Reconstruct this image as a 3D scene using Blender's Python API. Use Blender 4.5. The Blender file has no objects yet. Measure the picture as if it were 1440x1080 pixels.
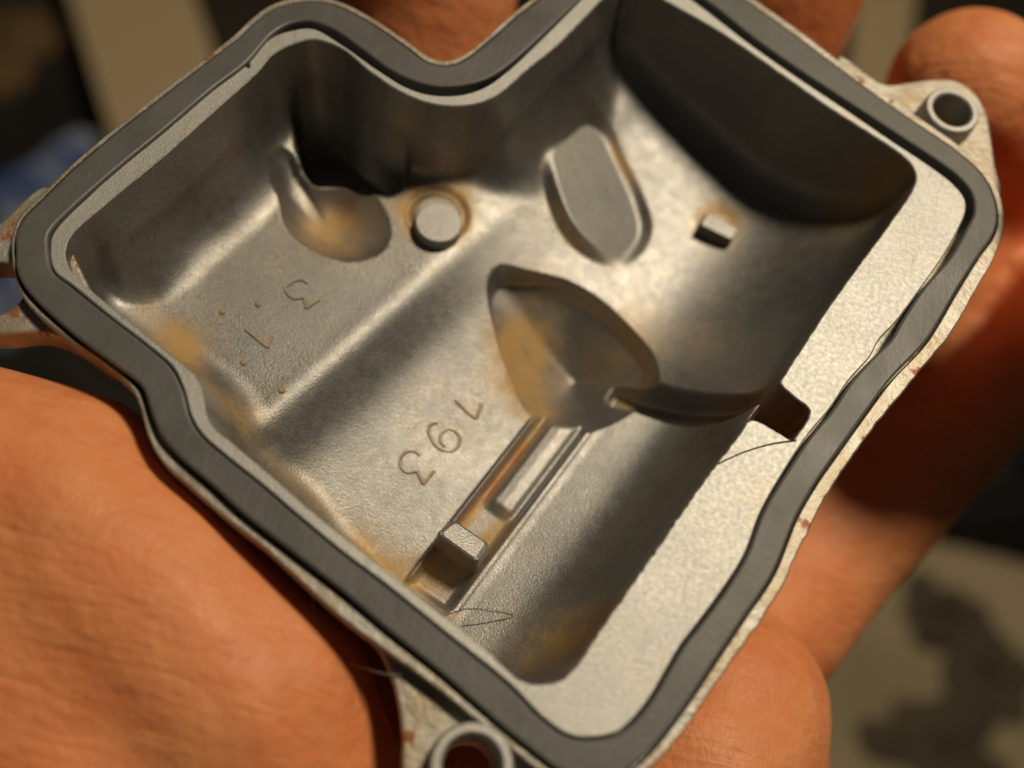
import bpy, bmesh, math, random
import numpy as np
from mathutils import Vector, Matrix
from mathutils.geometry import delaunay_2d_cdt
random.seed(3); RNG = np.random.default_rng(3)
sc = bpy.context.scene
MM = 0.001                                   # everything below is written in millimetres

# ------------------------------------------------------------------ camera
FPX, W, H, TILT, ROLL, DIST = 1500.0, 1440.0, 1080.0, math.radians(24), math.radians(14.5), 88.0
CPOS = np.array([0.0, -DIST*math.sin(TILT), DIST*math.cos(TILT)])
fwd = -CPOS/np.linalg.norm(CPOS)
r0 = np.cross(fwd, [0, 0, 1.0]); r0 /= np.linalg.norm(r0)
u0 = np.cross(r0, fwd)
# roll so that "straight down" points to the lower left of the picture
cR = math.cos(ROLL)*r0 + math.sin(ROLL)*u0
cU = -math.sin(ROLL)*r0 + math.cos(ROLL)*u0
CR, CU = None, None
cR2 = math.cos(ROLL)*r0 - math.sin(ROLL)*u0; cU2 = math.sin(ROLL)*r0 + math.cos(ROLL)*u0
def pick():
    # choose the sign for which -z projects to (-,+down)
    for a, b in ((cR, cU), (cR2, cU2)):
        if np.dot([0, 0, -1], a) < 0: return a, b
cR, cU = pick()
cd = bpy.data.cameras.new('camera'); cam = bpy.data.objects.new('camera', cd)
sc.collection.objects.link(cam); sc.camera = cam
M = Matrix(((cR[0], cU[0], -fwd[0], CPOS[0]*MM), (cR[1], cU[1], -fwd[1], CPOS[1]*MM),
            (cR[2], cU[2], -fwd[2], CPOS[2]*MM), (0, 0, 0, 1)))
cam.matrix_world = M
cd.sensor_width = 36; cd.lens = FPX/W*36
cd.clip_start = 0.005; cd.clip_end = 20
cd.dof.use_dof = True; cd.dof.focus_distance = 92*MM
APERTURE = 3.0                                # mm, entrance pupil
cd.dof.aperture_fstop = cd.lens/(APERTURE)
def U(px, py, z=0.0):
    """where the sight line of photograph pixel (px,py) meets height z (mm)"""
    d = fwd*FPX + cR*(px-W/2) - cU*(py-H/2)
    t = (z-CPOS[2])/d[2]
    return CPOS + d*t
def U2(pts, z=0.0): return np.array([U(x, y, z)[:2] for x, y in pts])
cd.dof.aperture_fstop = cd.lens/APERTURE
IMR = np.array([*(U(1020, 540)-U(720, 540))[:2]]); IMR /= np.linalg.norm(IMR)     # picture right, laid on the rim plane
IMU = np.array([*(U(720, 240)-U(720, 540))[:2]]); IMU /= np.linalg.norm(IMU)      # picture up, laid on the rim plane

# ------------------------------------------------------------------ world and lamps
wd = bpy.data.worlds.new("World"); sc.world = wd; wd.use_nodes = True
bgn = wd.node_tree.nodes['Background']; bgn.inputs[0].default_value = (1.0, 0.90, 0.76, 1); bgn.inputs[1].default_value = 0.022
def lamp(name, az, elev, dist, size, power, col, aim=(0, 0, -8)):
    h = IMR*az[0] + IMU*az[1]; h = h/np.linalg.norm(h)
    p = np.array(aim, float) + dist*np.array([h[0]*math.cos(elev), h[1]*math.cos(elev), math.sin(elev)])
    l = bpy.data.lights.new(name, 'AREA'); l.shape = 'DISK'; l.size = size*MM; l.energy = power; l.color = col
    o = bpy.data.objects.new(name, l); sc.collection.objects.link(o)
    o.location = p*MM
    o.rotation_euler = (Vector(p)-Vector(aim)).to_track_quat('Z', 'Y').to_euler()
    return o
lamp('ceiling_lamp', (0.74, 0.67), math.radians(61), 620, 110, 2.75, (1.0, 0.84, 0.60))
sc.view_settings.view_transform = 'Standard'; sc.view_settings.look = 'None'
sc.view_settings.exposure = 0.0; sc.view_settings.gamma = 1.0

# ------------------------------------------------------------------ helpers
def tag(o, label=None, cat=None, group=None, kind=None):
    if label: o['label'] = label
    if cat: o['category'] = cat
    if group: o['group'] = group
    if kind: o['kind'] = kind
    return o
def empty(name, loc):
    o = bpy.data.objects.new(name, None); sc.collection.objects.link(o); o.location = Vector(loc)*MM
    o.empty_display_size = .01
    return o
def mesh_obj(name, V, F, mat, parent=None, smooth=True, auto=None):
    me = bpy.data.meshes.new(name)
    me.from_pydata([tuple(v) for v in (np.asarray(V, float)*MM)], [], [tuple(map(int, f)) for f in F])
    me.validate(); me.update()
    bm = bmesh.new(); bm.from_mesh(me)
    bmesh.ops.recalc_face_normals(bm, faces=bm.faces[:])
    bm.to_mesh(me); bm.free()
    if smooth:
        me.polygons.foreach_set('use_smooth', [True]*len(me.polygons))
        if auto: me.set_sharp_from_angle(angle=math.radians(auto))
    me.materials.append(mat)
    o = bpy.data.objects.new(name, me); sc.collection.objects.link(o)
    if parent is not None:
        o.parent = parent; o.matrix_parent_inverse = Matrix.Translation(-parent.location)
    return o
class MB:
    def __init__(s): s.V = []; s.F = []
    def add(s, V, F):
        n = len(s.V); s.V += [tuple(v) for v in V]; s.F += [tuple(i+n for i in f) for f in F]
    def strip(s, A, za, B, zb):
        n = len(A); a = [(p[0], p[1], za if np.isscalar(za) else za[i]) for i, p in enumerate(A)]
        b = [(p[0], p[1], zb if np.isscalar(zb) else zb[i]) for i, p in enumerate(B)]
        s.add(a+b, [(i, (i+1) % n, n+(i+1) % n, n+i) for i in range(n)])
    def fill(s, loops, z):
        V, T = fill2d(loops); s.add([(v[0], v[1], z) for v in V], T)
    def build(s, name, mat, parent=None, smooth=True, auto=35):
        return mesh_obj(name, s.V, s.F, mat, parent, smooth, auto)
def catmull(P, step=0.35, closed=True):
    P = np.asarray(P, float); n = len(P); out = []
    rng = range(n) if closed else range(n-1)
    for i in rng:
        if closed: p0, p1, p2, p3 = P[i-1], P[i], P[(i+1) % n], P[(i+2) % n]
        else: p0, p1, p2, p3 = P[max(i-1, 0)], P[i], P[i+1], P[min(i+2, n-1)]
        a = .5
        t1 = max(np.linalg.norm(p1-p0), 1e-6)**a; t2 = t1+max(np.linalg.norm(p2-p1), 1e-6)**a; t3 = t2+max(np.linalg.norm(p3-p2), 1e-6)**a
        k = max(1, int(math.ceil(np.linalg.norm(p2-p1)/step)))
        for j in range(k):
            t = t1+(t2-t1)*j/k
            A1 = (t1-t)/t1*p0+t/t1*p1; A2 = (t2-t)/(t2-t1)*p1+(t-t1)/(t2-t1)*p2; A3 = (t3-t)/(t3-t2)*p2+(t-t2)/(t3-t2)*p3
            B1 = (t2-t)/t2*A1+t/t2*A2; B2 = (t3-t)/(t3-t1)*A2+(t-t1)/(t3-t1)*A3
            out.append((t2-t)/(t2-t1)*B1+(t-t1)/(t2-t1)*B2)
    if not closed: out.append(P[-1])
    return np.array(out)
def ccw(P):
    x, y = P[:, 0], P[:, 1]
    return P if (x*np.roll(y, -1)-np.roll(x, -1)*y).sum() > 0 else P[::-1].copy()
def offset(P, d, sm=1):
    """positive d: outward of a counter-clockwise loop"""
    t = np.roll(P, -sm, 0)-np.roll(P, sm, 0); t /= np.linalg.norm(t, axis=1)[:, None]+1e-9
    n = np.stack([t[:, 1], -t[:, 0]], 1)
    return P+n*(d[:, None] if isinstance(d, np.ndarray) else d)
def seg_dist(Q, P, closed=True):
    A = P if closed else P[:-1]; B = np.roll(P, -1, 0) if closed else P[1:]
    out = np.empty(len(Q)); d = B-A; L = (d*d).sum(1)+1e-12
    for i in range(0, len(Q), 4000):
        q = Q[i:i+4000][:, None, :]-A[None]
        t = np.clip((q*d[None]).sum(2)/L, 0, 1)
        out[i:i+4000] = np.sqrt(((q-t[..., None]*d[None])**2).sum(2).min(1))
    return out
def inside(Q, P):
    x, y = P[:, 0], P[:, 1]; x2, y2 = np.roll(x, -1), np.roll(y, -1); res = np.zeros(len(Q), bool)
    for i in range(0, len(Q), 4000):
        qx, qy = Q[i:i+4000, 0][:, None], Q[i:i+4000, 1][:, None]
        c = ((y > qy) != (y2 > qy)) & (qx < (x2-x)*(qy-y)/(y2-y+1e-15)+x)
        res[i:i+4000] = c.sum(1) % 2 == 1
    return res
def fill2d(loops, extra=None):
    V = np.concatenate(loops+([extra] if extra is not None else [])); E = []; k = 0
    for l in loops:
        n = len(l); E += [(k+i, k+(i+1) % n) for i in range(n)]; k += n
    r = delaunay_2d_cdt([Vector(v) for v in V], E, [], 0, 1e-5)
    V2 = np.array([tuple(v) for v in r[0]]); T = np.array(r[2])
    c = V2[T].mean(1); ins = np.zeros(len(c), int)
    for l in loops: ins += inside(c, l)
    return V2, T[ins % 2 == 1]
def slab(loops, zt, zb, bev):
    """plate bounded by loops[0] with holes loops[1:], chamfered at the top"""
    mb = MB(); L = [ccw(l) for l in loops]
    ins = [offset(l, -bev if i == 0 else bev) for i, l in enumerate(L)]
    mb.fill(ins, zt); mb.fill(L, zb)
    for l, i in zip(L, ins):
        mid = l+(i-l)*.3
        mb.strip(i, zt, mid, zt-bev*.3); mb.strip(mid, zt-bev*.3, l, zt-bev); mb.strip(l, zt-bev, l, zb)
    return mb
def smooth(x, a, b):
    t = np.clip((x-a)/(b-a), 0, 1); return t*t*(3-2*t)
def ss(e): return np.clip(e, 0, 1)
def circle(c, r, n=72):
    a = np.linspace(0, 2*math.pi, n, endpoint=False); return np.stack([c[0]+r*np.cos(a), c[1]+r*np.sin(a)], 1)
_g = RNG.random((64, 64))
def vnoise(P, s):
    q = P/s+1000.0; i = np.floor(q).astype(int); f = q-i; f = f*f*(3-2*f)
    g = lambda a, b: _g[(i[:, 0]+a) % 64, (i[:, 1]+b) % 64]
    return (g(0, 0)*(1-f[:, 0])+g(1, 0)*f[:, 0])*(1-f[:, 1])+(g(0, 1)*(1-f[:, 0])+g(1, 1)*f[:, 0])*f[:, 1]

# ------------------------------------------------------------------ materials
class NT:
    def __init__(s, name):
        s.m = bpy.data.materials.new(name); s.m.use_nodes = True; s.t = s.m.node_tree
        s.b = s.t.nodes['Principled BSDF']
        s.tc = s.n('ShaderNodeTexCoord').outputs['Object']
    def n(s, k, **kw):
        o = s.t.nodes.new(k)
        for a, v in kw.items(): setattr(o, a, v)
        return o
    def link(s, a, b): s.t.links.new(a, b)
    def noise(s, scale, detail=4, rough=.55, vec=None, dist=0):
        n = s.n('ShaderNodeTexNoise'); n.inputs['Scale'].default_value = scale; n.inputs['Detail'].default_value = detail
        n.inputs['Roughness'].default_value = rough; n.inputs['Distortion'].default_value = dist
        s.link(vec if vec else s.tc, n.inputs['Vector']); return n.outputs['Fac']
    def mapping(s, scale=(1, 1, 1), rot=(0, 0, 0)):
        n = s.n('ShaderNodeMapping'); n.inputs['Scale'].default_value = scale; n.inputs['Rotation'].default_value = rot
        s.link(s.tc, n.inputs['Vector']); return n.outputs[0]
    def rng(s, x, a, b, c, d):
        n = s.n('ShaderNodeMapRange'); n.inputs[1].default_value = a; n.inputs[2].default_value = b
        n.inputs[3].default_value = c; n.inputs[4].default_value = d; s.link(x, n.inputs[0]); return n.outputs[0]
    def math(s, op, a, b=None):
        n = s.n('ShaderNodeMath', operation=op); n.use_clamp = False
        for i, v in enumerate((a, b)):
            if v is None: continue
            if isinstance(v, (int, float)): n.inputs[i].default_value = v
            else: s.link(v, n.inputs[i])
        return n.outputs[0]
    def mix(s, f, a, b):
        n = s.n('ShaderNodeMix', data_type='RGBA')
        for sock, v in ((n.inputs['Factor'], f), (n.inputs[6], a), (n.inputs[7], b)):
            if isinstance(v, tuple): sock.default_value = (*v, 1)
            elif isinstance(v, (int, float)): sock.default_value = v
            else: s.link(v, sock)
        return n.outputs[2]
    def attr(s, name):
        n = s.n('ShaderNodeAttribute'); n.attribute_name = name; return n.outputs['Fac']
    def set(s, k, v):
        if isinstance(v, tuple): s.b.inputs[k].default_value = (*v, 1)
        elif isinstance(v, (int, float)): s.b.inputs[k].default_value = v
        else: s.link(v, s.b.inputs[k])
    def bump(s, pairs):
        prev = None
        for h, dist in pairs:
            n = s.n('ShaderNodeBump'); n.inputs['Distance'].default_value = dist; n.inputs['Strength'].default_value = 1
            s.link(h, n.inputs['Height'])
            if prev: s.link(prev, n.inputs['Normal'])
            prev = n.outputs[0]
        s.link(prev, s.b.inputs['Normal'])

def cast_metal():
    s = NT('cast_aluminium')
    big = s.noise(180, 5, .6); fine = s.noise(6500, 3, .6); mid = s.noise(900, 4, .6)
    st = s.math('MULTIPLY', s.attr('stain_and_shade'), s.math('MULTIPLY', s.rng(s.noise(420, 6, .7), .36, .6, .5, 1.12), s.rng(s.noise(2600, 4, .7), .3, .6, .6, 1.15)))
    base = s.mix(s.rng(big, .35, .65, 0, 1), (.325, .330, .334), (.40, .404, .404))
    gr = s.noise(6000, 3, .7); base = s.mix(s.rng(gr, .34, .66, .42, 0), base, (.13, .125, .115)); base = s.mix(s.rng(gr, .58, .70, 0, .35), base, (.62, .61, .59))
    speck = s.rng(s.noise(4600, 3, .6), .52, .62, 0, .8)
    speck = s.math('MULTIPLY', speck, s.rng(s.noise(90, 3), .42, .6, .25, 1))
    base = s.mix(speck, base, (.30, .22, .13))
    col = s.mix(s.math('MINIMUM', st, .92), base, (.47, .29, .10))
    rust = s.math('MULTIPLY', s.attr('rust'), s.rng(s.noise(700, 4), .35, .6, .4, 1.1))
    col = s.mix(s.math('MINIMUM', rust, .9), col, (.42, .13, .025))
    s.set('Base Color', col)
    s.set('Metallic', s.rng(s.math('MAXIMUM', st, rust), 0, 1, .86, .08))
    s.set('Roughness', s.math('ADD', s.rng(mid, .3, .7, .37, .49), s.math('MULTIPLY', st, .10)))
    s.bump([(big, .00002), (mid, .000007), (fine, .00004)])
    return s.m
def machined_metal():
    s = NT('machined_aluminium')
    big = s.noise(260, 5, .6); fine = s.noise(2200, 4, .65)
    base = s.mix(s.rng(big, .35, .65, 0, 1), (.49, .49, .48), (.56, .56, .545))
    gr = s.noise(5000, 3, .7); base = s.mix(s.rng(gr, .36, .6, .30, 0), base, (.25, .24, .22)); base = s.mix(s.rng(gr, .60, .70, 0, .6), base, (.78, .77, .74))
    scr = s.noise(420, 2, .5, s.mapping((1, .05, 1), (0, 0, math.radians(62)))); base = s.mix(s.rng(s.math('ABSOLUTE', s.math('SUBTRACT', scr, .5)), 0, .006, .35, 0), base, (.30, .27, .22))
    dirt = s.math('MULTIPLY', s.rng(s.noise(130, 4, .6), .55, .72, 0, .25), 1.0)
    base = s.mix(dirt, base, (.50, .38, .22))
    s.set('Base Color', base); s.set('Metallic', .55)
    s.set('Roughness', s.rng(s.noise(2500, 3), .3, .7, .46, .58))
    lines = s.noise(700, 2, .5, s.mapping((1, .06, 1), (0, 0, math.radians(20))))
    grain = s.noise(1100, 4, .65)
    s.bump([(big, .00001), (grain, .00001), (s.noise(4500, 3, .6), .000035), (lines, .000012)])
    return s.m
def outer_metal():
    s = NT('sooted_aluminium')
    big = s.noise(200, 5, .65); fine = s.noise(2000, 4, .6)
    dirt = s.rng(big, .40, .66, 0, 1)
    col = s.mix(dirt, (.47, .455, .42), (.38, .31, .21))
    chip = s.rng(s.noise(420, 4, .65), .60, .66, 0, .9)
    col = s.mix(chip, col, (.30, .085, .015))
    s.set('Base Color', col); s.set('Metallic', s.rng(chip, 0, 1, .6, .1)); s.set('Roughness', .5)
    s.bump([(big, .00025), (fine, .00006)])
    return s.m
def rubber():
    s = NT('grey_rubber')
    n = s.noise(3000, 3); m = s.noise(120, 4); scr = s.noise(1500, 3, .6, s.mapping((1, .12, 1), (0, 0, .6)))
    col = s.mix(s.rng(m, .35, .65, 0, 1), (.092, .092, .092), (.122, .121, .118))
    dust = s.math('MULTIPLY', s.rng(s.noise(2400, 3, .6), .66, .72, 0, .6), s.rng(s.noise(110, 2), .5, .62, 0, 1))
    col = s.mix(dust, col, (.42, .40, .36)); col = s.mix(s.rng(scr, .62, .72, 0, .35), col, (.17, .17, .165))
    s.set('Base Color', col)
    s.set('Roughness', s.rng(m, .3, .7, .40, .55)); s.set('Specular IOR Level', .55)
    s.bump([(n, .00002), (scr, .00003), (m, .00012)])
    return s.m
def skin():
    s = NT('skin')
    e = U(480, 830)-U(100, 467); ang = math.atan2(e[1], e[0])
    m = s.noise(70, 4, .6); f = s.noise(520, 4, .6); blotch = s.noise(210, 5, .65)
    along = s.mapping((.16, 1, .5), (0, 0, -ang))
    def wrinkle(scale, width):
        n = s.noise(scale, 2, .5, along, .4); return s.rng(s.math('ABSOLUTE', s.math('SUBTRACT', n, .5)), 0, width, 0, 1)
    w1, w2, w3 = wrinkle(90, .035), wrinkle(260, .06), wrinkle(700, .12)
    vor = s.n('ShaderNodeTexVoronoi', feature='DISTANCE_TO_EDGE'); vor.inputs['Scale'].default_value = 1500
    s.link(s.mapping((1, .55, 1), (0, 0, .7)), vor.inputs['Vector'])
    col = s.mix(s.rng(m, .35, .65, 0, 1), (.77, .265, .10), (.84, .34, .145))
    col = s.mix(s.rng(blotch, .45, .68, 0, .4), col, (.76, .22, .085))
    col = s.mix(s.rng(f, .52, .7, 0, .3), col, (.84, .40, .20))
    col = s.mix(s.rng(w1, 0, 1, .10, 0), col, (.50, .13, .04))
    s.set('Base Color', col); s.set('Roughness', s.rng(f, .3, .7, .45, .62)); s.set('Specular IOR Level', .4)
    s.set('Subsurface Weight', .18); s.b.inputs['Subsurface Radius'].default_value = (1.0, .35, .15); s.b.inputs['Subsurface Scale'].default_value = .002
    s.bump([(w1, .00004), (w2, .00003), (w3, .00003), (s.rng(vor.outputs[0], 0, .2, 0, 1), .00002), (f, .00008), (m, .0012)])
    return s.m
def plain(name, c1, c2, scale, rough=.8, lo=.4, hi=.6):
    s = NT(name); n = s.noise(scale, 4, .6)
    s.set('Base Color', s.mix(s.rng(n, lo, hi, 0, 1), c1, c2)); s.set('Roughness', rough); s.bump([(s.noise(scale*12, 3), .001)])
    return s.m
CAST, MACH, OUTER, RUB, SKIN = cast_metal(), machined_metal(), outer_metal(), rubber(), skin()

# ------------------------------------------------------------------ outlines, read off the photograph on the rim plane
O_px = [(92,360),(95,340),(103,327),(153,283),(233,217),(300,157),(363,100),(383,77),(410,62),(443,55),(480,68),(520,100),(560,127),(597,143),(637,149),(673,145),(700,133),(747,93),(780,67),(843,3),(868,-22),(880,-30),(893,-24),(943,5),(1010,43),(1103,107),(1160,147),(1227,190),(1267,217),(1283,233),(1288,250),(1283,267),(1247,320),(1193,393),(1160,440),(1127,490),(1104,526),(1097,538),(1101,544),(1117,558),(1134,571),(1139,577),(1137,587),(1129,600),(1119,615),(1115,619),(1110,617),(1087,603),(1062,591),(1056,590),(1050,595),(1040,610),(987,680),(913,787),(857,867),(807,940),(787,957),(760,962),(733,957),(680,910),(620,863),(540,800),(480,752),(437,717),(383,670),(327,623),(300,600),(290,580),(287,560),(280,537),(263,517),(233,493),(167,440),(127,407),(100,380)]
L_px = [(70,350),(75,327),(133,267),(190,213),(273,143),(341,91),(350,95),(351,83),(383,52),(407,43),(440,40),(480,62),(530,97),(573,123),(607,133),(647,133),(680,123),(713,100),(763,53),(813,3),(855,-42),(880,-56),(905,-48),(985,8),(1054,61),(1121,108),(1187,152),(1253,197),(1303,230),(1340,258),(1357,280),(1358,297),(1350,318),(1330,355),(1297,403),(1258,455),(1237,477),(1224,501),(1194,535),(1167,575),(1137,611),(1110,651),(1070,720),(1047,780),(1017,828),(980,878),(957,908),(914,981),(891,1010),(866,1030),(833,1037),(802,1034),(766,1011),(716,961),(629,891),(542,821),(482,776),(412,718),(369,681),(319,641),(285,611),(269,585),(259,549),(243,516),(209,486),(152,442),(103,402),(76,380)]
GI_px = [(67,350),(67,333),(72,322),(100,293),(160,240),(233,180),(300,123),(347,87),(383,47),(407,33),(433,29),(460,37),(480,48),(513,72),(547,97),(580,113),(613,121),(647,120),(680,112),(707,97),(747,63),(790,22),(813,0),(855,-45),(880,-60),(905,-55),(993,0),(1060,53),(1127,100),(1193,143),(1260,187),(1310,220),(1350,250),(1367,273),(1370,297),(1360,320),(1337,360),(1300,403),(1267,453),(1253,477),(1227,503),(1197,537),(1170,577),(1140,613),(1113,653),(1073,720),(1050,780),(1020,830),(983,880),(960,910),(917,983),(893,1013),(867,1033),(833,1040),(800,1037),(763,1013),(713,963),(627,893),(540,823),(480,778),(410,720),(367,683),(317,643),(283,613),(267,587),(257,550),(240,517),(207,487),(150,443),(100,403),(73,380)]
GO_px = [(22,355),(22,333),(33,307),(60,280),(100,240),(150,197),(213,147),(283,93),(333,55),(360,30),(383,13),(417,3),(450,2),(480,10),(523,33),(573,67),(597,85),(620,92),(640,90),(660,80),(693,53),(733,18),(753,3),(840,-72),(890,-105),(935,-85),(1050,0),(1120,50),(1173,90),(1227,130),(1280,167),(1343,210),(1380,243),(1397,273),(1403,307),(1397,330),(1376,360),(1343,413),(1320,453),(1300,483),(1253,533),(1220,577),(1177,637),(1147,680),(1120,727),(1087,807),(1047,867),(1003,933),(960,997),(910,1060),(880,1085),(848,1096),(815,1094),(780,1080),(767,1070),(713,1027),(667,987),(613,940),(547,887),(480,830),(410,775),(340,720),(300,683),(250,640),(227,613),(213,580),(207,560),(197,540),(167,517),(100,467),(37,407),(23,380)]
C_px = [(20,388),(37,425),(100,480),(143,507),(184,545),(197,572),(205,603),(222,640),(285,700),(320,730),(367,766),(433,826),(480,868),(547,918),(613,966),(667,1010),(713,1048),(767,1090),(800,1107),(850,1115),(890,1100),(925,1070),(962,1027),(993,982),(1040,915),(1092,840),(1120,783),(1150,720),(1180,670),(1216,617),(1263,560),(1312,500),(1330,480),(1376,403),(1400,360),(1413,320),(1412,295),(1404,265),(1387,235),(1347,202),(1284,158),(1231,122),(1177,82),(1124,42),(1054,-8),(938,-95),(890,-115),(836,-80),(749,-4),(728,12),(690,46),(657,73),(638,82),(620,84),(602,78),(577,60),(527,26),(483,3),(450,-6),(415,-5),(380,6),(355,24),(328,49),(279,87),(209,141),(146,191),(96,234),(56,274),(28,302),(16,333),(16,360)]
O = ccw(catmull(U2(O_px), .22)); L = ccw(catmull(U2(L_px), .3))
GI = ccw(catmull(U2(GI_px, .45), .3)); GO = ccw(catmull(U2(GO_px, .45), .3)); C = ccw(catmull(U2(C_px, -.15), .3))
# torn, burred machining edge along the opening
O0 = O.copy()
rough = vnoise(O, .38)-.5+(vnoise(O, 1.6)-.5)*.4
wgt = .05+.10*np.exp(-((O-U2([(960, 760)])[0])**2).sum(1)/16.0**2)
O = offset(O, rough*wgt, 3)
C = offset(C, (vnoise(C, .7)-.5)*(.03+.16*np.exp(-((C-U2([(1150, 720)])[0])**2).sum(1)/20.0**2)), 3)
K0 = ccw(catmull(U2(GO_px, 0), .3))
ll = ((K0-U2([(330, 740)])[0])**2).sum(1)
K = offset(K0, .16+.38*np.exp(-ll/24.0**2), 3)
dKC = seg_dist(K, C); K = offset(K, -np.clip(.22-dKC, 0, .3), 3)

bowl = empty('float_bowl', (0, 0, -18))
tag(bowl, 'open grey aluminium carburettor float bowl with brown fuel stains held in the hand', 'float bowl')

# ---- rim: machined lip, gasket groove, outer land, outside of the casting
mb = MB()
Oi, Li = offset(O, .11), offset(L, -.13)
mb.fill([Li, Oi], 0.0); mb.strip(Oi, 0, O, -.10); mb.strip(Li, 0, L, -.12); mb.strip(L, -.12, L, -2.0)
mb.build('rim', MACH, bowl)
mb = MB()
mb.fill([K, L], -2.0)
Ki = offset(K, .08); Ci = offset(C, -.14)
mb.strip(K, -2.0, K, -.28); mb.strip(K, -.28, Ki, -.2); mb.fill([Ci, Ki], -.2); mb.strip(Ci, -.2, C, -.32)
mb.strip(C, -.32, C, -2.5)
C2 = offset(C, -.25, 3); mb.strip(C, -2.5, C2, -2.8)
cen = L.mean(0); Lb = cen+(L-cen)*.9
mb.fill([C2, L], -2.8); mb.strip(L, -2.8, Lb, -19.0); Lc = cen+(L-cen)*.8; mb.strip(Lb, -19.0, Lc, -22.5); mb.fill([Lc], -22.5)
mb.build('outer_flange', OUTER, bowl)

# ---- cavity: one cast surface with floors, pits, channel and fillets
def line_side(P, a, b, z):
    """signed distance to the line a->b (pixels at height z); positive on the right of a->b as seen in the photograph"""
    A, B = U2([a], z)[0], U2([b], z)[0]; d = (B-A)/np.linalg.norm(B-A); n = np.array([d[1], -d[0]])
    return (P-A)@n, (P-A)@d, np.linalg.norm(B-A)
wall_ctrl = [  # px, fillet radius, draft run (mm at the foot)
    ((160,300),6.4,1.5), ((300,170),6.2,1.5), ((380,90),2.2,.9), ((450,70),1.2,.8), ((560,130),1.0,.8), ((640,150),1.6,.9), ((720,115),6.5,1.4),
    ((800,50),8.0,1.4), ((880,-20),4.5,1.0), ((960,20),3.2,.8), ((1100,105),3.2,.8), ((1230,195),3.0,.7), ((1285,250),2.0,.6),
    ((1200,390),1.0,.45), ((1110,530),.8,.4), ((1250,315),1.5,.5), ((1040,610),.25,.45), ((980,690),.25,.5), ((920,780),.25,.5), ((860,865),.25,.5), ((815,925),.6,.5), ((800,945),1.6,.7), ((740,955),2.0,1.2), ((640,880),1.0,.8),
    ((560,815),1.2,1.0), ((460,735),2.4,1.5), ((360,650),3.4,1.6), ((290,580),3.2,1.4), ((240,500),3.6,1.5), ((130,410),3.6,.35), ((100,350),3.6,.35), ((105,385),3.6,.3)]
WC = U2([w[0] for w in wall_ctrl]); WR = np.array([w[1] for w in wall_ctrl]); WD = np.array([w[2] for w in wall_ctrl])
PIT, PR = U2([(806, 537)], -20.6)[0], 7.6
PITO = ccw(catmull(U2([(690, 415), (699, 478), (720, 535), (752, 592), (790, 600), (824, 606), (860, 594), (897, 572), (922, 545), (920, 505), (895, 465), (850, 427), (800, 403), (740, 396), (705, 397)], -14.5), .25))
PKT = ccw(catmull(U2([(411, 176), (419, 222), (437, 247), (480, 251), (515, 265), (552, 270), (580, 235), (570, 190), (520, 120), (440, 100), (412, 130)], -9.5), .25)); PIT3 = PKT.mean(0)
PIT2, PR2 = U2([(462, 322)], -13.2)[0], 4.65
PIT2O = ccw(catmull(U2([(386, 250), (402, 226), (440, 256), (480, 258), (511, 270), (534, 303), (543, 338), (531, 362), (500, 373), (465, 370), (428, 352), (405, 328), (397, 295)], -11.6), .2))
def polar(P, c, outline):
    """radius of P about c as a fraction of the outline's radius in that direction"""
    q = outline-c; a = np.arctan2(q[:, 1], q[:, 0]); rr = np.hypot(q[:, 0], q[:, 1]); o = np.argsort(a)
    v = P-c; return np.hypot(v[:, 0], v[:, 1])/np.interp(np.arctan2(v[:, 1], v[:, 0]), a[o], rr[o], period=2*math.pi)
SLOT = np.array([U(905, 572, -16.5)[:2], U(1116, 586, -4.5)[:2]])
def channel_frame():
    A, B = U2([(752, 592)], -14.8)[0], U2([(588, 803)], -14.8)[0]; A2 = U2([(818, 616)], -14.8)[0]
    d = (B-A)/np.linalg.norm(B-A); n = (A2-A)-((A2-A)@d)*d; w = np.linalg.norm(n)
    return A, d, n/w, w, np.linalg.norm(B-A)
CH = channel_frame()
def smin(a, b, k):
    h = np.clip(k-np.abs(a-b), 0, None)/k; return np.minimum(a, b)-h*h*k/4
def smax(a, b, k): return -smin(-a, -b, k)
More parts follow.
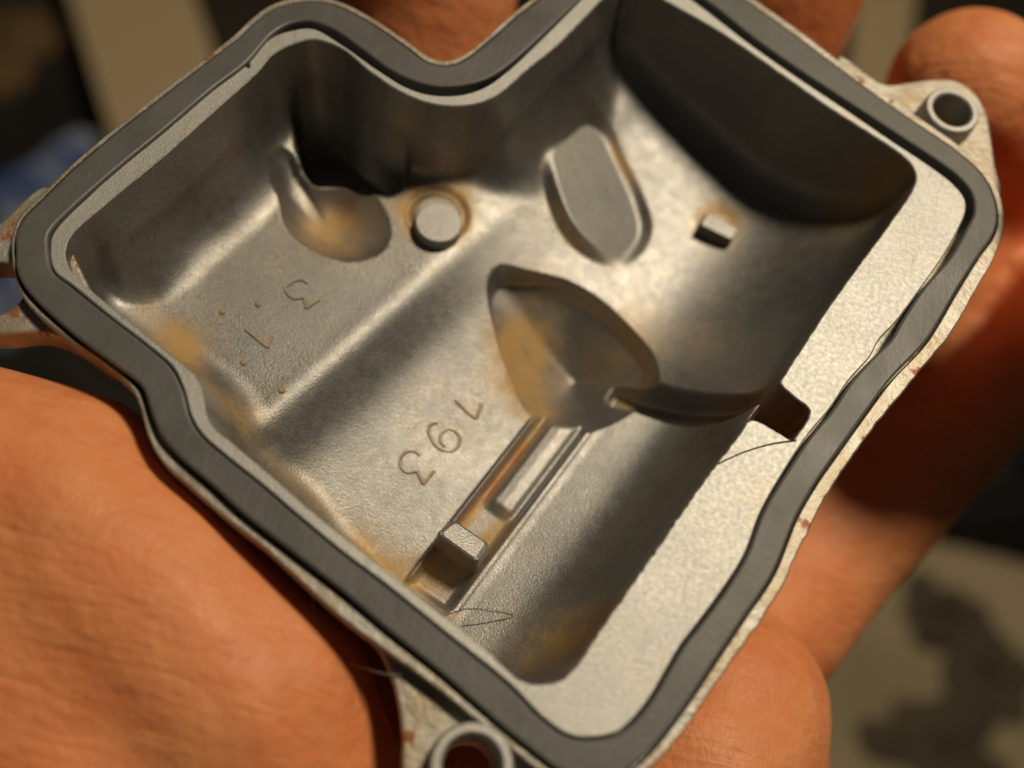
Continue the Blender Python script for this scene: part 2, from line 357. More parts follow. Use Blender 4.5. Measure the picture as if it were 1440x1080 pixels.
def height(P, d):
    # plateau and main floor
    s1, t1, _ = line_side(P, (385, 600), (640, 372), -12)
    zA = -10.1
    bend = np.clip(t1-20, 0, None)*.12
    q = np.linspace(-4, 24, 600); sl = np.interp(q, [-3, -1.4, .8, 2.6, 4.6, 6.5, 9, 13, 16, 20], [0, .0, .86, .92, .52, .36, .30, .24, .10, 0])
    sl = np.convolve(np.pad(sl, 14, 'edge'), np.ones(29)/29, 'valid')
    z = zA-.78*np.interp((s1+bend)/(1+.085*np.clip(.5*(t1-20+np.sqrt((t1-20)**2+16)), 0, 12)), q, np.cumsum(sl)*(q[1]-q[0]))
    # gentle crown where the plateau turns over
    z = z+.12*np.exp(-((s1+.2)/1.3)**2)
    # right-hand round chamber: a half pipe running away from the upper right wall
    pa, pb = U2([(960, 17), (1227, 190)], 0); nx = (pb-pa)/np.linalg.norm(pb-pa)
    c = (P-U2([(905, 395)], -15)[0])@nx; cc = np.clip(c, 0, 17.6)
    zC = 18.0-np.sqrt(18.0**2-cc*cc)
    ny = np.array([-nx[1], nx[0]]); dw = np.abs((P-pa)@ny)
    z = z+zC+1.5*(1-smooth(dw, 1, 13))
    # channel and the falling floor right of it
    A, dirv, nrm, wch, Lc_ = CH
    u = (P-A)@nrm/wch; s = (P-A)@dirv
    mouth = smooth(s, -9, -1)
    dx = np.clip((u-1.03)*wch, 0, None); ra, rb = U2([(1050, 595), (815, 930)], 0); rd = (rb-ra)/np.linalg.norm(rb-ra)
    dR = np.clip(np.abs((P-ra)@np.array([rd[1], -rd[0]])), .05, None); t = dx/(dx+dR)
    zr = -15.05-.10*smooth(u, 1.06, 1.3)+14.0*(.10*t+.90*t**6)
    floorE = np.where(u > 1, zr, z)
    we = smooth(u, .96, 1.0)
    zE = z*(1-we)+floorE*we
    # the falling floor ends at the narrow slot that runs to the notch
    sd_ = (SLOT[1]-SLOT[0])/np.linalg.norm(SLOT[1]-SLOT[0]); gl = np.linalg.norm(SLOT[1]-SLOT[0])
    gt = (P-SLOT[0])@sd_; g = (P-SLOT[0])@np.array([sd_[1], -sd_[0]])
    wg_ = smooth(g, -.15, .35); z = z*(1-wg_)+zE*wg_
    prof = np.interp(u, [-.08, .0, .05, .12, .20, .33, .53, .73, .83, .88, .94, 1.01, 1.09], [-14.95, -15.9, -16.3, -16.35, -16.05, -15.6, -15.5, -15.6, -15.95, -15.9, -15.35, -15.02, -15.1])
    prof2 = np.interp(u, [-.08, .0, .06, .15, .54, .79, .86, .94, 1.01, 1.09], [-14.95, -15.7, -16.0, -16.1, -16.05, -16.0, -15.8, -15.25, -15.02, -15.1])
    wbar = 1-smooth(s, 8.4, 9.8)
    prof = prof*wbar+prof2*(1-wbar)
    end = smooth(s, Lc_+.6, Lc_+1.5)
    wb = smooth(u, -.14, -.06)*(1-smooth(u, 1.06, 1.12))*(1-end)*smooth(s, -3.6, -2.4)
    z = z*(1-wb)+prof*wb
    # slot to the notch
    zg = -17.4+.38*np.clip(gt-1.5, None, 0)+5.0*smooth(-gt, 2.8, 5.0)+np.clip(gt/gl, 0, 1.15)**1.8*14.4+(np.clip(np.abs(g)-.75, 0, None)/.65)**2*2.2
    z = np.where(gt > -5.2, smin(z, np.minimum(zg, 5.0), .8), z)
    # main-jet pit: ruled cone from its low point to a teardrop mouth
    r = polar(P, PIT, PITO)
    dn = -IMU*.99-IMR*.06; cosd = ((P-PIT)@dn)/(np.hypot(*(P-PIT).T)+1e-6)
    zo = -15.2
    zp = -20.9+(zo+20.9)*np.sqrt(r*r+.003)+np.clip(r-.84, 0, None)*9.0*smooth(((P-PIT)@(IMR*.8+IMU*.6))/(np.hypot(*(P-PIT).T)+1e-6), -.1, .6)*(1-smooth(cosd, .0, .6))+np.clip(r-.985, 0, None)*45
    soft = np.exp(-((P-U2([(725, 410)], -14.5)[0])**2).sum(1)/4.0**2)
    z = smin(z, zp, .35+.35*soft)
    # shallow stained pit in the left corner
    r2 = polar(P, PIT2, PIT2O)
    z = smin(z, -13.3+2.7*np.clip(r2, 0, None)**2.6+np.clip(r2-1, 0, None)*6, .3)
    # ring recess round the pin
    rp = np.sqrt(((P-PINC)**2).sum(1))
    z = z-.45*np.exp(-((rp-2.75)/.35)**2)
    # low rough swell of the casting
    z = z+(vnoise(P, 5.0)-.5)*.14
    floor = z
    # walls
    w = 1/((((P[:, None]-WC[None])**2).sum(2))+.6)**1.6
    w /= w.sum(1)[:, None]; R = w@WR; D0 = w@WD
    R = np.minimum(R, np.abs(floor)*.72)
    e = d-D0
    zf = floor+R-np.sqrt(np.clip(R*R-np.clip(R-e, 0, None)**2, 0, None))
    top = floor+R
    zw = -.10+(top+.10)*np.clip(d/D0, 0, 1)
    z = np.where(e >= 0, np.where(e < R, zf, floor), zw)
    # deep dark pocket cut down the left corner behind a thin ledge
    sk = seg_dist(P, PKT); sk = np.where(inside(P, PKT), sk, -sk)
    zk = np.maximum(-17.0, -9.6-sk*8.0); zk = np.where(sk < 0, -9.6-sk*30, zk)
    z = np.where(d > .55, smin(z, zk, .5), z)
    # flat cast pad on the slope
    inp = inside(P, PADP); A_ = np.column_stack([P[inp]-PADP.mean(0), np.ones(inp.sum())])
    cf = np.linalg.lstsq(A_, z[inp], rcond=None)[0]
    zpad = (P-PADP.mean(0))@(cf[:2]*.85+PADG)+cf[2]+.02
    padd = seg_dist(P, PADP); pin_ = inside(P, PADP); sd = np.where(pin_, -padd, padd)
    z = np.where(sd < 1.0, z+(zpad-z)*(1-smooth(sd, -.7, 1.0)), z)
    return z
PINC = U2([(612, 320)], -12.6)[0]
PADP = ccw(catmull(U2([(820, 182), (790, 205), (766, 236), (772, 270), (800, 322), (842, 350), (872, 356), (900, 336), (912, 306), (898, 268), (868, 222), (848, 192)], -12.2), .3))
# the pad faces across the chamber: falls towards its lower right
PADG = -.25*(IMU*.35+IMR*.9)
xs = np.arange(O[:, 0].min(), O[:, 0].max(), .30); ys = np.arange(O[:, 1].min(), O[:, 1].max(), .30)
G = np.stack(np.meshgrid(xs, ys), -1).reshape(-1, 2); G = G+(RNG.random(G.shape)-.5)*.05
G = G[inside(G, O)]; dG = seg_dist(G, O)
xs = np.arange(O[:, 0].min(), O[:, 0].max(), .13); ys = np.arange(O[:, 1].min(), O[:, 1].max(), .13)
G2 = np.stack(np.meshgrid(xs, ys), -1).reshape(-1, 2); G2 = G2[inside(G2, O)]; d2 = seg_dist(G2, O)
rpit = seg_dist(G2, PITO); rp2 = np.minimum(np.sqrt(((G2-PIT2)**2).sum(1)), np.sqrt(((G2-PIT3)**2).sum(1)))
near = ((d2 < 2.2) | (rpit < 1.3) | (rp2 < 5.4) | (seg_dist(G2, SLOT, False) < 2.3)
        | (seg_dist(G2, U2([(795, 600), (615, 830)], -15), False) < 4.2) | (seg_dist(G2, PADP) < 1.1))
nearG = (dG < 2.2) | (seg_dist(G, PITO) < 1.3) | (np.minimum(np.sqrt(((G-PIT2)**2).sum(1)), np.sqrt(((G-PIT3)**2).sum(1))) < 5.4) | (seg_dist(G, SLOT, False) < 2.3) \
        | (seg_dist(G, U2([(795, 600), (615, 830)], -15), False) < 4.2) | (seg_dist(G, PADP) < 1.1)
rings = []
for q in (.10, .22, .36, .5, .66, .85, 1.05):
    pr_ = offset(O0, -q, 3); k_ = inside(pr_, O) & (seg_dist(pr_, O0) > q*.93) & (seg_dist(pr_, O) > .05); rings.append(pr_[k_])
near &= d2 > 1.15
uu = np.concatenate([np.linspace(-.20, .12, 13), np.linspace(.15, .78, 18), np.linspace(.80, 1.16, 14)]); sv = np.arange(-3.8, CH[4]+1.9, .16)
Q = (CH[0]+uu[:, None, None]*CH[3]*CH[2]+sv[None, :, None]*CH[1]).reshape(-1, 2)
Q = Q[inside(Q, O) & (seg_dist(Q, O) > 1.2)]

def in_channel(X): u_ = (X-CH[0])@CH[2]/CH[3]; s_ = (X-CH[0])@CH[1]; return (u_ > -.23) & (u_ < 1.19) & (s_ > -4.0) & (s_ < CH[4]+2.0)
G = G[~nearG]; G2 = G2[near]
gs = np.linalg.norm(SLOT[1]-SLOT[0]); gd = (SLOT[1]-SLOT[0])/gs; gn = np.array([gd[1], -gd[0]])
Q2 = (SLOT[0]+np.arange(-4.4, gs+1, .17)[:, None, None]*gd+np.linspace(-2.2, 2.2, 35)[None, :, None]*gn).reshape(-1, 2)
Q2 = Q2[inside(Q2, O) & (seg_dist(Q2, O) > 1.2)]; Q2 = Q2[~in_channel(Q2)] if False else Q2
in_slot = lambda X: (np.abs((X-SLOT[0])@gn) < 2.28) & ((X-SLOT[0])@gd > -4.5)
G = G[~in_slot(G)]; G2 = G2[~in_slot(G2)]
extra = np.concatenate([G[~in_channel(G)], G2[~in_channel(G2)], Q[~in_slot(Q)], Q2]+rings)
V2, T = fill2d([O], extra)
dV = seg_dist(V2, O); dS = np.where(inside(V2, O0), seg_dist(V2, O0), 0.0); tS = smooth(dV, 0, .45); dS = dS*tS+dV*(1-tS); zV = height(V2, dS)
zV = np.where(dV < .02, -.10, zV)
cav = mesh_obj('cavity', np.column_stack([V2, zV]), T, CAST, bowl, True, None)
def blob(cx, cy, z, r, k=1.0):
    c = U2([(cx, cy)], z)[0]; return k*np.exp(-((V2-c)**2).sum(1)/r**2)
stain_and_shade = sum([blob(470, 330, -13, 3.6, 1.1), blob(255, 480, -8, 2.2, .9), blob(235, 455, -7, 2.0, .6), blob(310, 575, -10, 2.0, .5), blob(350, 600, -11, 1.8, .3),
             blob(740, 540, -17, 3.0, 1.2), blob(745, 480, -16.5, 3.0, .8), blob(722, 490, -16, 2.4, .9), blob(760, 585, -17, 1.5, .9), blob(750, 440, -16, 3.0, .5), blob(880, 500, -18, 3.4, .45), blob(884, 560, -17, 1.5, .6),  # last blob paints shade over a brightly lit sliver at the slot mouth
             blob(760, 930, -16, 2.6, .8), blob(800, 905, -17, 2.4, .8), blob(590, 810, -14, 1.8, .7), blob(540, 790, -13, 2.2, .5), blob(500, 760, -12, 2.2, .3),
             blob(1190, 330, -12, 4.0, .55), blob(1230, 290, -9, 3.0, .5), blob(1100, 600, -12, 3.0, .7), blob(980, 500, -16, 3.0, .3), blob(650, 280, -12, 1.8, .4), blob(575, 300, -12, 1.6, .5)])
pr = np.sqrt(((V2-PINC)**2).sum(1)); stain_and_shade = stain_and_shade+.9*np.exp(-((pr-3.0)/.8)**2)
pd = seg_dist(V2, PADP); stain_and_shade = stain_and_shade+np.exp(-(np.where(inside(V2, PADP), pd*3, pd-.3)/.6)**2)*np.minimum(1, blob(872, 225, -12, 3.0, .9)+blob(800, 325, -12, 3.0, .8)+.12)
lg = U2([(1008, 322)], -15)[0]; lr = np.sqrt(((V2-lg)**2).sum(1)); stain_and_shade = stain_and_shade+.9*np.exp(-((lr-1.6)/.9)**2)
chl = seg_dist(V2, U2([(756, 606), (604, 800)], -16.6), False); stain_and_shade = stain_and_shade+.9*np.exp(-(chl/.6)**2)
stain_and_shade = stain_and_shade+.8*np.exp(-(seg_dist(V2, U2([(706, 735), (655, 800), (625, 815)], -16.3), False)/1.1)**2)
stain_and_shade = stain_and_shade+.5*np.exp(-(seg_dist(V2, U2([(215, 440), (300, 575), (455, 712), (625, 855)], -10.5), False)/1.3)**2)*(.4+.8*vnoise(V2, 3.0))
rust = .7*np.exp(-(seg_dist(V2, U2([(740, 625), (600, 800)], -16), False)/.35)**2)+blob(810, 915, -17, 1.5, .5)+blob(1118, 594, -3, 2.4, 1.0)+blob(1040, 590, -10, 2.2, .5)+blob(490, 300, -13, 1.4, .3)
for nm, arr in (('stain_and_shade', stain_and_shade), ('rust', rust)):
    if len(cav.data.vertices) == len(arr):
        at = cav.data.attributes.new(nm, 'FLOAT', 'POINT'); at.data.foreach_set('value', np.clip(arr, 0, 1.2).astype(np.float32))

def zat(px, py, z0):
    """height of the cavity along a sight line, starting from a guess"""
    for _ in range(6):
        p = U(px, py, z0)[:2]; i = ((V2-p)**2).sum(1).argmin(); z0 = .5*z0+.5*zV[i]
    return z0

# ---- parts standing in the cavity
def frustum(name, cpx, zb, zt, fpx, rots, mat, parent, bev=.18, taper=.9):
    pass
def prism(name, top_px, zt, zb, grow, mat, bev=.2, tilt=0.0):
    P = ccw(catmull_poly(U2(top_px, zt), bev)); cen = P.mean(0)
    mb = MB(); b = cen+(P-cen)*grow
    ins = cen+(P-cen)*(1-bev/np.sqrt(((P-cen)**2).sum(1)).mean())
    mid = cen+(P-cen)*(1-.3*bev/np.sqrt(((P-cen)**2).sum(1)).mean())
    mb.fill([ins], zt); mb.strip(ins, zt, mid, zt-.25*bev); mb.strip(mid, zt-.25*bev, P, zt-bev); mb.strip(P, zt-bev, b, zb)
    td = (IMR*.75+IMU*.65)*tilt
    mb.V = [(x, y, z-float((np.array([x, y])-cen)@td)) if z > zb+.01 else (x, y, z) for x, y, z in mb.V]
    return mb.build(name, mat, bowl, True, 40)
def catmull_poly(P, r):
    """polygon with its corners rounded by r"""
    out = []; n = len(P)
    for i in range(n):
        a, b, c = P[i-1], P[i], P[(i+1) % n]
        u, v = (a-b)/np.linalg.norm(a-b), (c-b)/np.linalg.norm(c-b)
        p, q = b+u*r, b+v*r
        for t in np.linspace(0, 1, 5): out.append((1-t)**2*p+2*t*(1-t)*b+t*t*q)
    return np.array(out)
zb = zat(655, 800, -16)
prism('square_lug', [(637, 728), (691, 763), (672, 792), (613, 751)], zb+4.6, zb-1.2, 1.08, CAST, .45, .30)
zb = zat(1012, 330, -15)
prism('small_lug', [(993, 298), (1041, 322), (1030, 338), (984, 316)], zb+1.5, zb-1.0, 1.05, CAST, .25, .04)
# round pressed pin
zb = zat(612, 330, -12.5); pt = U2([(617, 312)], zb+1.5)[0]
mb = MB(); c0, c1, c2, c3 = circle(pt, 2.12), circle(pt, 2.2), circle(pt, 2.27), circle(pt, 2.3)
mb.fill([c0], zb+1.5); mb.strip(c0, zb+1.5, c1, zb+1.46); mb.strip(c1, zb+1.46, c2, zb+1.3); mb.strip(c2, zb+1.3, c3, zb-1.5)
pin = mb.build('pressed_pin', MACH, bowl)
for o in [x for x in bowl.children if x.name.split('.')[0] in ('square_lug', 'small_lug', 'pressed_pin')]:
    n = len(o.data.vertices); co = np.empty(n*3); o.data.vertices.foreach_get('co', co); co = co.reshape(-1, 3)/MM
    zt = co[:, 2].max(); a = np.clip((zt-.6-co[:, 2])*.6, 0, .8)
    if o is pin: a = np.maximum(a, .75*(vnoise(co[:, :2], .9)))
    at = o.data.attributes.new('stain_and_shade', 'FLOAT', 'POINT'); at.data.foreach_set('value', a.astype(np.float32))

# ---- raised casting marks: 3-1 with its dots, and 193
MARK = CAST
def stroke(polys_px, name, z0, w=.16, h=.19):
    mb = MB()
    for pp in polys_px:
        z = [zat(x, y, z0) for x, y in pp]
        P3 = np.array([U(x, y, zz) for (x, y), zz in zip(pp, z)])
        if len(P3) > 2: P3 = catmull(P3, .12, False)
        t = np.gradient(P3[:, :2], axis=0); t /= np.linalg.norm(t, axis=1)[:, None]+1e-9
        n = np.stack([-t[:, 1], t[:, 0]], 1); rings = []
        for k, (dx, dz) in enumerate([(-1.5, -.15), (-.6, h), (.6, h), (1.5, -.15)]):
            rings.append(np.column_stack([P3[:, :2]+n*w*dx, P3[:, 2]+dz]))
        m = len(P3); V = np.concatenate(rings); F = []
        for k in range(3):
            F += [(k*m+i, k*m+i+1, (k+1)*m+i+1, (k+1)*m+i) for i in range(m-1)]
        F += [(0, m, 2*m, 3*m), (m-1, 2*m-1, 3*m-1, 4*m-1)]
        mb.add(V, F)
    o = mb.build(name, MARK, bowl, True, 30)
    n = len(o.data.vertices); at = o.data.attributes.new('stain_and_shade', 'FLOAT', 'POINT'); at.data.foreach_set('value', (.05+.7*vnoise(np.array([v.co[:2] for v in o.data.vertices])/MM, .7)).astype(np.float32))
    return o
def z5(x, y): return (480+x/3, 360+y/3)
def z4(x, y): return (x/3, 360+y/3)
stroke([[z5(482, 606), z5(525, 650), z5(568, 686)], [z5(568, 686), z5(580, 655), z5(592, 622)]], 'numeral_one', -14.3)
stroke([[z5(378, 765), z5(368, 735), z5(380, 708), z5(408, 702)], [z5(378, 765), z5(400, 800), z5(445, 822), z5(485, 810), z5(500, 775), z5(485, 740), z5(452, 730), z5(425, 745), z5(418, 775), z5(440, 805)]], 'numeral_nine', -14.3)
stroke([[z5(335, 842), z5(310, 822), z5(275, 825), z5(250, 855), z5(252, 890), z5(280, 912), z5(318, 905)], [z5(318, 905), z5(345, 962)], [z5(345, 962), z5(392, 905)]], 'numeral_three', -14.3)
stroke([[z4(1300, 118), z4(1278, 102), z4(1240, 108), z4(1205, 138), z4(1215, 160), z4(1240, 180), z4(1285, 175)], [z4(1285, 175), z4(1293, 222)], [z4(1293, 222), z4(1350, 184)]], 'numeral_three', -11.4)
stroke([[z4(1130, 277), z4(1215, 200)]], 'dash', -11.4, .08, .07)
stroke([[z4(1036, 310), z4(1130, 388)], [z4(1130, 388), z4(1150, 330)]], 'numeral_one', -11.4)
for (x, y, r) in ((940, 237, .32), (1092, 204, .34), (1028, 452, .28), (1190, 568, .34)):
    px, py = z4(x, y); z = zat(px, py, -11.4); c = U2([(px, py)], z)[0]
    mb = MB(); mb.fill([circle(c, r*.55, 10)], z+.22); mb.strip(circle(c, r*.55, 10), z+.22, circle(c, r, 10), z+.1); mb.strip(circle(c, r, 10), z+.1, circle(c, r*1.25, 10), z-.2)
    o = mb.build('mark_dot', MARK, bowl)
    n = len(o.data.vertices); at = o.data.attributes.new('stain_and_shade', 'FLOAT', 'POINT'); at.data.foreach_set('value', np.full(n, 1.0, np.float32))

# ---- mounting ears and their standoff tubes
def ear(px, zt, zb, holes): return slab([catmull(U2(px, zt), .35)]+holes, zt, zb, .25).build('mounting_ear', OUTER, bowl)
def tube(c, ro, ri, zt, zb):
    mb = MB(); lv = [(ro*1.06, zb), (ro, zt-.25), (ro-.08, zt-.08), (ro-.2, zt), (ri+.25, zt), (ri+.1, zt-.12), (ri, zt-.5), (ri*.97, zb-6)]
    for (r1, z1), (r2, z2) in zip(lv[:-1], lv[1:]): mb.strip(circle(c, r1), z1, circle(c, r2), z2)
    return mb.build('standoff_tube', MACH, bowl)
cUR = U2([(1340, 154)], .1)[0]; cB = U2([(664, 1076)], .1)[0]; cL = U2([(-8, 408)], -1.8)[0]
ear([(1180, 78), (1243, 117), (1277, 115), (1310, 111), (1345, 113), (1372, 131), (1388, 160), (1394, 190), (1400, 230), (1408, 275), (1380, 290), (1290, 250), (1200, 160)], -2.0, -5.5, [circle(cUR, 1.7)])
ear([(440, 830), (495, 875), (528, 905), (548, 945), (560, 990), (565, 1037), (566, 1090), (585, 1140), (640, 1165), (720, 1160), (800, 1120), (790, 1060), (700, 980), (560, 870)], -1.8, -5.5, [circle(cB, 2.0)])
ear([(64, 262), (0, 312), (-60, 352), (-92, 410), (-62, 462), (0, 470), (60, 467), (105, 485), (160, 520), (140, 440), (100, 350)], -1.5, -4.2, [circle(cL, 2.5)])
tube(cUR, 2.72, 1.85, .1, -2.6); tube(cB, 3.0, 2.1, .1, -2.4)

# ---- gasket lying in the groove
gk = slab([GO, GI], .45, -1.95, .22).build('gasket', RUB)
tag(gk, 'dark grey rubber gasket ring pressed into the groove round the bowl rim', 'gasket')

# ------------------------------------------------------------------ hand (one continuous skin from a field of tapered limbs)
def chain(*pts): return [(U(x, y, z), r) for x, y, z, r in pts]
limbs = [
    chain((230, 1230, -26, 22), (90, 950, -22, 20.0), (-105, 825, -20, 19.5), (-330, 650, -20, 13), (-560, 480, -14, 11), (-700, 370, -9, 9)),   # thumb and its ball
    chain((420, 1150, -14, 9.5), (352, 985, -10, 9.5), (196, 825, -9, 9.8), (85, 715, -9, 9.8), (-60, 672, -9, 10)),                             # edge of the ball, pressed to the flange
    chain((975, 1090, -25, 11.0), (1012, 1000, -27, 10.5), (920, 900, -34, 10)),                                                               # heel under the little finger
    chain((900, 960, -42, 11), (1060, 860, -40, 10.6), (1200, 700, -41, 10.4), (1420, 480, -42, 10.2), (1580, 420, -24, 9.4), (1612, 350, -2, 8.9), (1612, 270, 6, 8.4), (1618, 150, 6, 8)),   # little finger; its unseen raised end is shaped to cast shade on it
    chain((900, 900, -40, 12), (1120, 560, -38, 9.8), (1350, 300, -33, 9.2), (1420, 200, -22, 9.2), (1360, 128, -13, 9.3)),                      # ring finger
    chain((760, 800, -40, 12.5), (900, 430, -38, 10), (1060, 120, -31, 9.3), (1122, -40, -18, 8.8), (1170, -170, -13, 8.2)),                                            # middle finger
    chain((560, 800, -40, 13), (590, 430, -37, 10.8), (590, 150, -29, 10.5), (606, -40, -16, 10.2), (650, -220, -12, 9.0)),                        # forefinger
    chain((230, 1230, -34, 20), (620, 1150, -42, 16), (980, 1150, -34, 14)),                                                                   # heel of the palm
    chain((560, 830, -44, 15), (620, 1150, -44, 17), (640, 1700, -50, 24), (700, 2500, -60, 27)),                                               # palm, wrist
    chain((880, 920, -42, 13), (980, 1200, -38, 15), (800, 1700, -50, 22)),
]
def hand_field(Q):
    acc = np.full(len(Q), 1e3)
    for ch in limbs:
        dd = np.full(len(Q), 1e3)
        for (a, ra), (b, rb) in zip(ch[:-1], ch[1:]):
            ab = b-a; t = np.clip(((Q-a)@ab)/(ab@ab), 0, 1)
            dk = np.sqrt(((Q-a-t[:, None]*ab)**2).sum(1))-(ra+(rb-ra)*t)
            h = np.clip(3-np.abs(dd-dk), 0, None)/3; dd = np.minimum(dd, dk)-h*h*.75*.5
        k = 2.5; h = np.clip(k-np.abs(acc-dd), 0, None)/k; acc = np.minimum(acc, dd)-h*h*k/4
    return acc
CREASES = [U2(p, -7) for p in ([(-40, 625), (90, 652), (205, 712), (320, 830), (420, 965), (470, 1080)], [(-40, 745), (110, 790), (240, 900), (330, 1040), (360, 1120)], [(90, 590), (180, 650), (250, 740)], [(985, 905), (1040, 950), (1165, 985)], [(960, 1025), (1040, 1048), (1165, 1100)])]
_hf = hand_field
def hand_field(Q):
    a = _hf(Q); m = (np.abs(a) < 3) & (Q[:, 2] > -32)
    if m.any():
        for cr in CREASES: a[m] += .55*np.exp(-(seg_dist(Q[m][:, :2], cr, False)/1.25)**2)
    return a
def surface_nets(lo, hi, st):
    n = np.ceil((hi-lo)/st).astype(int)+1
    ax = [lo[i]+st*np.arange(n[i]) for i in range(3)]
    X = np.stack(np.meshgrid(*ax, indexing='ij'), -1).reshape(-1, 3); S = np.empty(len(X))
    for i in range(0, len(X), 200000): S[i:i+200000] = hand_field(X[i:i+200000])
    S = S.reshape(n); inn = S < 0
    cs = [(a, b, c) for a in (0, 1) for b in (0, 1) for c in (0, 1)]
    m = n-1; sl = lambda A, c: A[c[0]:c[0]+m[0], c[1]:c[1]+m[1], c[2]:c[2]+m[2]]
    cnt = sum(sl(inn, c).astype(int) for c in cs); act = (cnt > 0) & (cnt < 8)
    acc = np.zeros((*m, 3)); num = np.zeros(m)
    for i in range(8):
        for j in range(i+1, 8):
            if sum(abs(x-y) for x, y in zip(cs[i], cs[j])) != 1: continue
            si, sj = sl(S, cs[i]), sl(S, cs[j]); cr = (si < 0) != (sj < 0)
            t = np.where(cr, si/(si-sj+1e-12), 0)
            for k in range(3): acc[..., k] += np.where(cr, cs[i][k]+t*(cs[j][k]-cs[i][k]), 0)
            num += cr
    idx = -np.ones(m, int); ii = np.argwhere(act); idx[act] = np.arange(len(ii))
    V = lo+st*(ii+acc[act]/num[act][:, None]); F = []
    for ax_ in range(3):
        o1, o2 = [(1, 2), (0, 2), (0, 1)][ax_]
        a = [slice(1, -1)]*3; a[ax_] = slice(0, -1); b = [slice(1, -1)]*3; b[ax_] = slice(1, None)
        s0, s1 = inn[tuple(a)], inn[tuple(b)]
        off = [1, 1, 1]; off[ax_] = 0
        e = np.argwhere(s0 != s1)+np.array(off)
        q = []
        for d1, d2 in ((1, 1), (0, 1), (0, 0), (1, 0)):
            c = e.copy(); c[:, o1] -= d1; c[:, o2] -= d2
            ok = (c >= 0).all(1) & (c < m).all(1); cc = np.clip(c, 0, m-1); q.append(np.where(ok, idx[cc[:, 0], cc[:, 1], cc[:, 2]], -1))
        q = np.stack(q, 1); F.append(q[(q >= 0).all(1)])
    return V, np.concatenate(F)
allp = np.array([p for c in limbs for p, r in c]); allr = np.array([r for c in limbs for p, r in c])
lo, hi = (allp-allr[:, None]).min(0)-4, (allp+allr[:, None]).max(0)+4
HV, HF = surface_nets(lo, hi, 1.6)
hand = mesh_obj('hand', HV, HF, SKIN)
sm = hand.modifiers.new('smooth', 'SMOOTH'); sm.factor = .5; sm.iterations = 4
sb = hand.modifiers.new('subdivision', 'SUBSURF'); sb.levels = 1; sb.render_levels = 1
tag(hand, 'bare hand cradling the metal bowl from below with curled fingers', 'hand')

# ------------------------------------------------------------------ blurred room behind
FZ = -420
floor = mesh_obj('floor', [(-3000, -3000, FZ), (3000, -3000, FZ), (3000, 3000, FZ), (-3000, 3000, FZ)], [(0, 1, 2, 3)],
                 plain('dark_floor', (.012, .010, .008), (.04, .03, .02), 9))
tag(floor, kind='structure')
def lump(name, px, py, z, rx, ry, rz, mat, label, cat, amp=.25, seed=0):
    """a soft crumpled heap resting on the floor"""
    c = U(px, py, z); c[2] = FZ
    n1, n2 = 48, 20; V = []; F = []
    for j in range(n2+1):
        t = (j/n2)*math.pi/2
        for i in range(n1):
            a = 2*math.pi*i/n1
            k = 1+amp*(math.sin(3*a+seed)+.6*math.sin(5*a+2*seed+3*t)+.5*math.sin(8*a-4*t+seed))*.5
            V.append(c+np.array([rx*k*math.cos(a)*math.cos(t), ry*k*math.sin(a)*math.cos(t), rz*k*math.sin(t)+.5]))
    for j in range(n2):
        for i in range(n1): F.append((j*n1+i, j*n1+(i+1) % n1, (j+1)*n1+(i+1) % n1, (j+1)*n1+i))
    F.append(tuple(range(n1)))
    return tag(mesh_obj(name, V, F, mat), label, cat)
def board(px4, z, th, mat, label):
    P = catmull_poly(ccw(U2(px4, z)), 3)
    mb = slab([P], z, z-th, 1.2)
    return tag(mb.build('board', mat), label, 'board', 'boards on the floor')
TAN = plain('tan_wood', (.62, .46, .27), (.68, .52, .31), 7)
board([(60, -120), (232, -120), (318, 120), (420, 420), (245, 420), (160, 200)], FZ+40, 39.5, TAN, 'blurred tan board on the floor behind the left corner of the bowl')
board([(1215, -120), (1300, -120), (1275, 130), (1240, 330), (1130, 330), (1190, 130)], FZ+30, 29.5, TAN, 'blurred narrow tan board seen between the two fingertips at upper right')
rugm = plain('olive_rug', (.36, .29, .17), (.46, .37, .23), 10)
rug = slab([catmull_poly(ccw(U2([(1080, 720), (1330, 640), (1700, 760), (1700, 1500), (900, 1500), (950, 900)], FZ)), 8)], FZ+6, FZ+.4, 2).build('rug', rugm)
tag(rug, 'blurred olive brown rug on the floor beyond the lower right fingers', 'rug')
BLK = plain('black_cloth', (.008, .008, .008), (.02, .018, .015), 14); DRK = plain('dark_brown_cloth', (.09, .07, .045), (.13, .10, .066), 14)
lump('dark_cloth', 1310, 865, FZ, 22, 20, 12, DRK, 'small round dark heap on the rug nearest the little finger', 'cloth', seed=1)
lump('dark_cloth', 1375, 950, FZ, 26, 32, 12, DRK, 'oval dark heap in the middle of the rug', 'cloth', seed=2)
lump('dark_cloth', 1310, 1050, FZ, 38, 24, 12, DRK, 'wide dark heap at the bottom of the rug', 'cloth', seed=4)
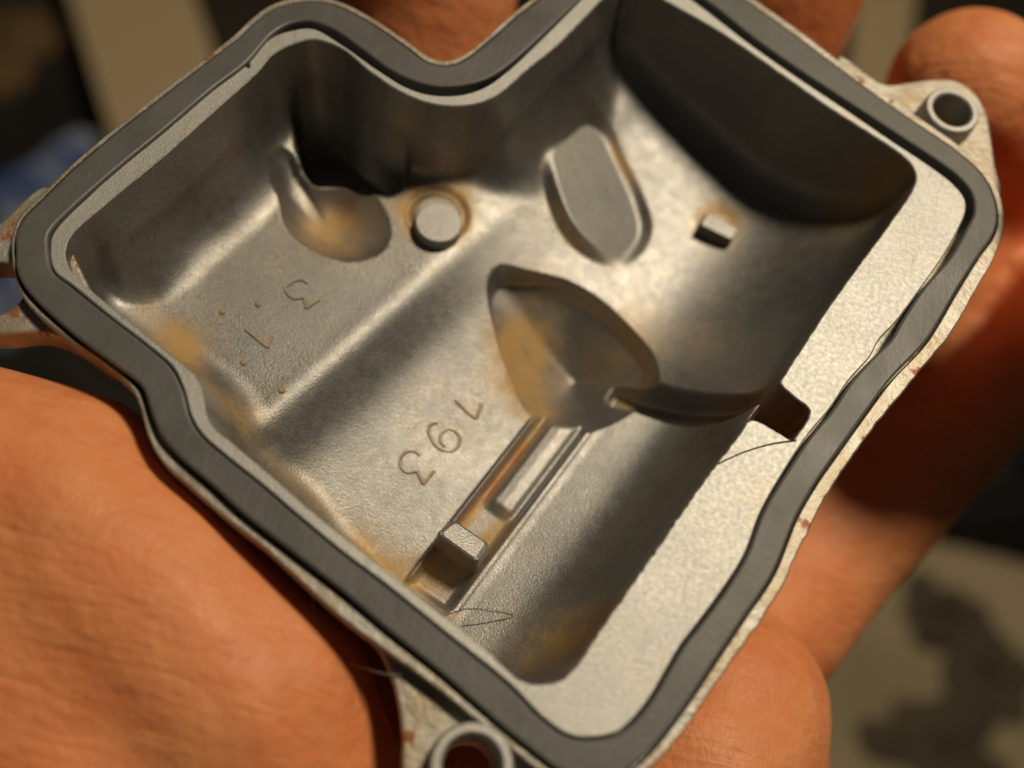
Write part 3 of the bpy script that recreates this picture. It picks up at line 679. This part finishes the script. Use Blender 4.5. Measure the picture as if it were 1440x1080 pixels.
lump('black_bag', 1410, 715, FZ, 52, 34, 40, BLK, 'black bag lying beyond the rug under the little finger', 'bag', seed=3)
lump('blue_cloth', 62, 330, FZ, 26, 62, 30, plain('blue_fabric', (.06, .12, .40), (.60, .68, .80), 20), 'blurred blue and white cloth behind the left mounting ear', 'cloth', seed=5)
lump('brown_cloth', 20, 75, FZ, 20, 34, 14, plain('brown_fabric', (.16, .10, .04), (.25, .15, .07), 15), 'small brown heap at the upper left beside the tan board', 'cloth', seed=6)

# ------------------------------------------------------------------ stray hairs
def hair(pts, r, label, mat):
    P = catmull(np.array([U(x, y, z) for x, y, z in pts]), .3, False); n = len(P); V = []; F = []
    t = np.gradient(P, axis=0); t /= np.linalg.norm(t, axis=1)[:, None]
    up = np.array([0.1, .2, 1.0]); a = np.cross(t, up); a /= np.linalg.norm(a, axis=1)[:, None]; b = np.cross(t, a)
    for k in range(6):
        an = k*math.pi/3; V.append(P+r*(math.cos(an)*a+math.sin(an)*b))
    V = np.concatenate(V)
    for k in range(6): F += [(k*n+i, k*n+i+1, ((k+1) % 6)*n+i+1, ((k+1) % 6)*n+i) for i in range(n-1)]
    return tag(mesh_obj('hair', V, F, mat), label, 'hair', 'stray hairs')
HAIR = plain('pale_hair', (.35, .33, .30), (.45, .42, .38), 50, .5); DHAIR = plain('dark_hair', (.05, .03, .02), (.08, .05, .03), 50, .5)
hair([(441, 828, -3), (441, 860, -4), (450, 898, -5), (478, 925, -5), (520, 942, -3), (552, 949, -1.6), (590, 948, -1.65)], .05, 'pale curved hair hanging off the flange beside the bottom mounting ear', HAIR)
hair([(1120, 619, .09), (1085, 624, .09), (1045, 636, .08), (1008, 653, .06)], .055, 'short dark hair lying across the bright rim below the notch', DHAIR)
zc = zat(690, 862, -15.5)
hair([(628, 865, zat(628, 865, -14)+.1), (655, 856, zat(655, 856, -15)+.1), (690, 858, zc+.15), (722, 866, zat(722, 866, -16)+.1), (680, 876, zat(680, 876, -15)+.15), (650, 880, zat(650, 880, -15)+.1)], .026, 'fine looped dark hair on the cavity floor beside the channel end', DHAIR)
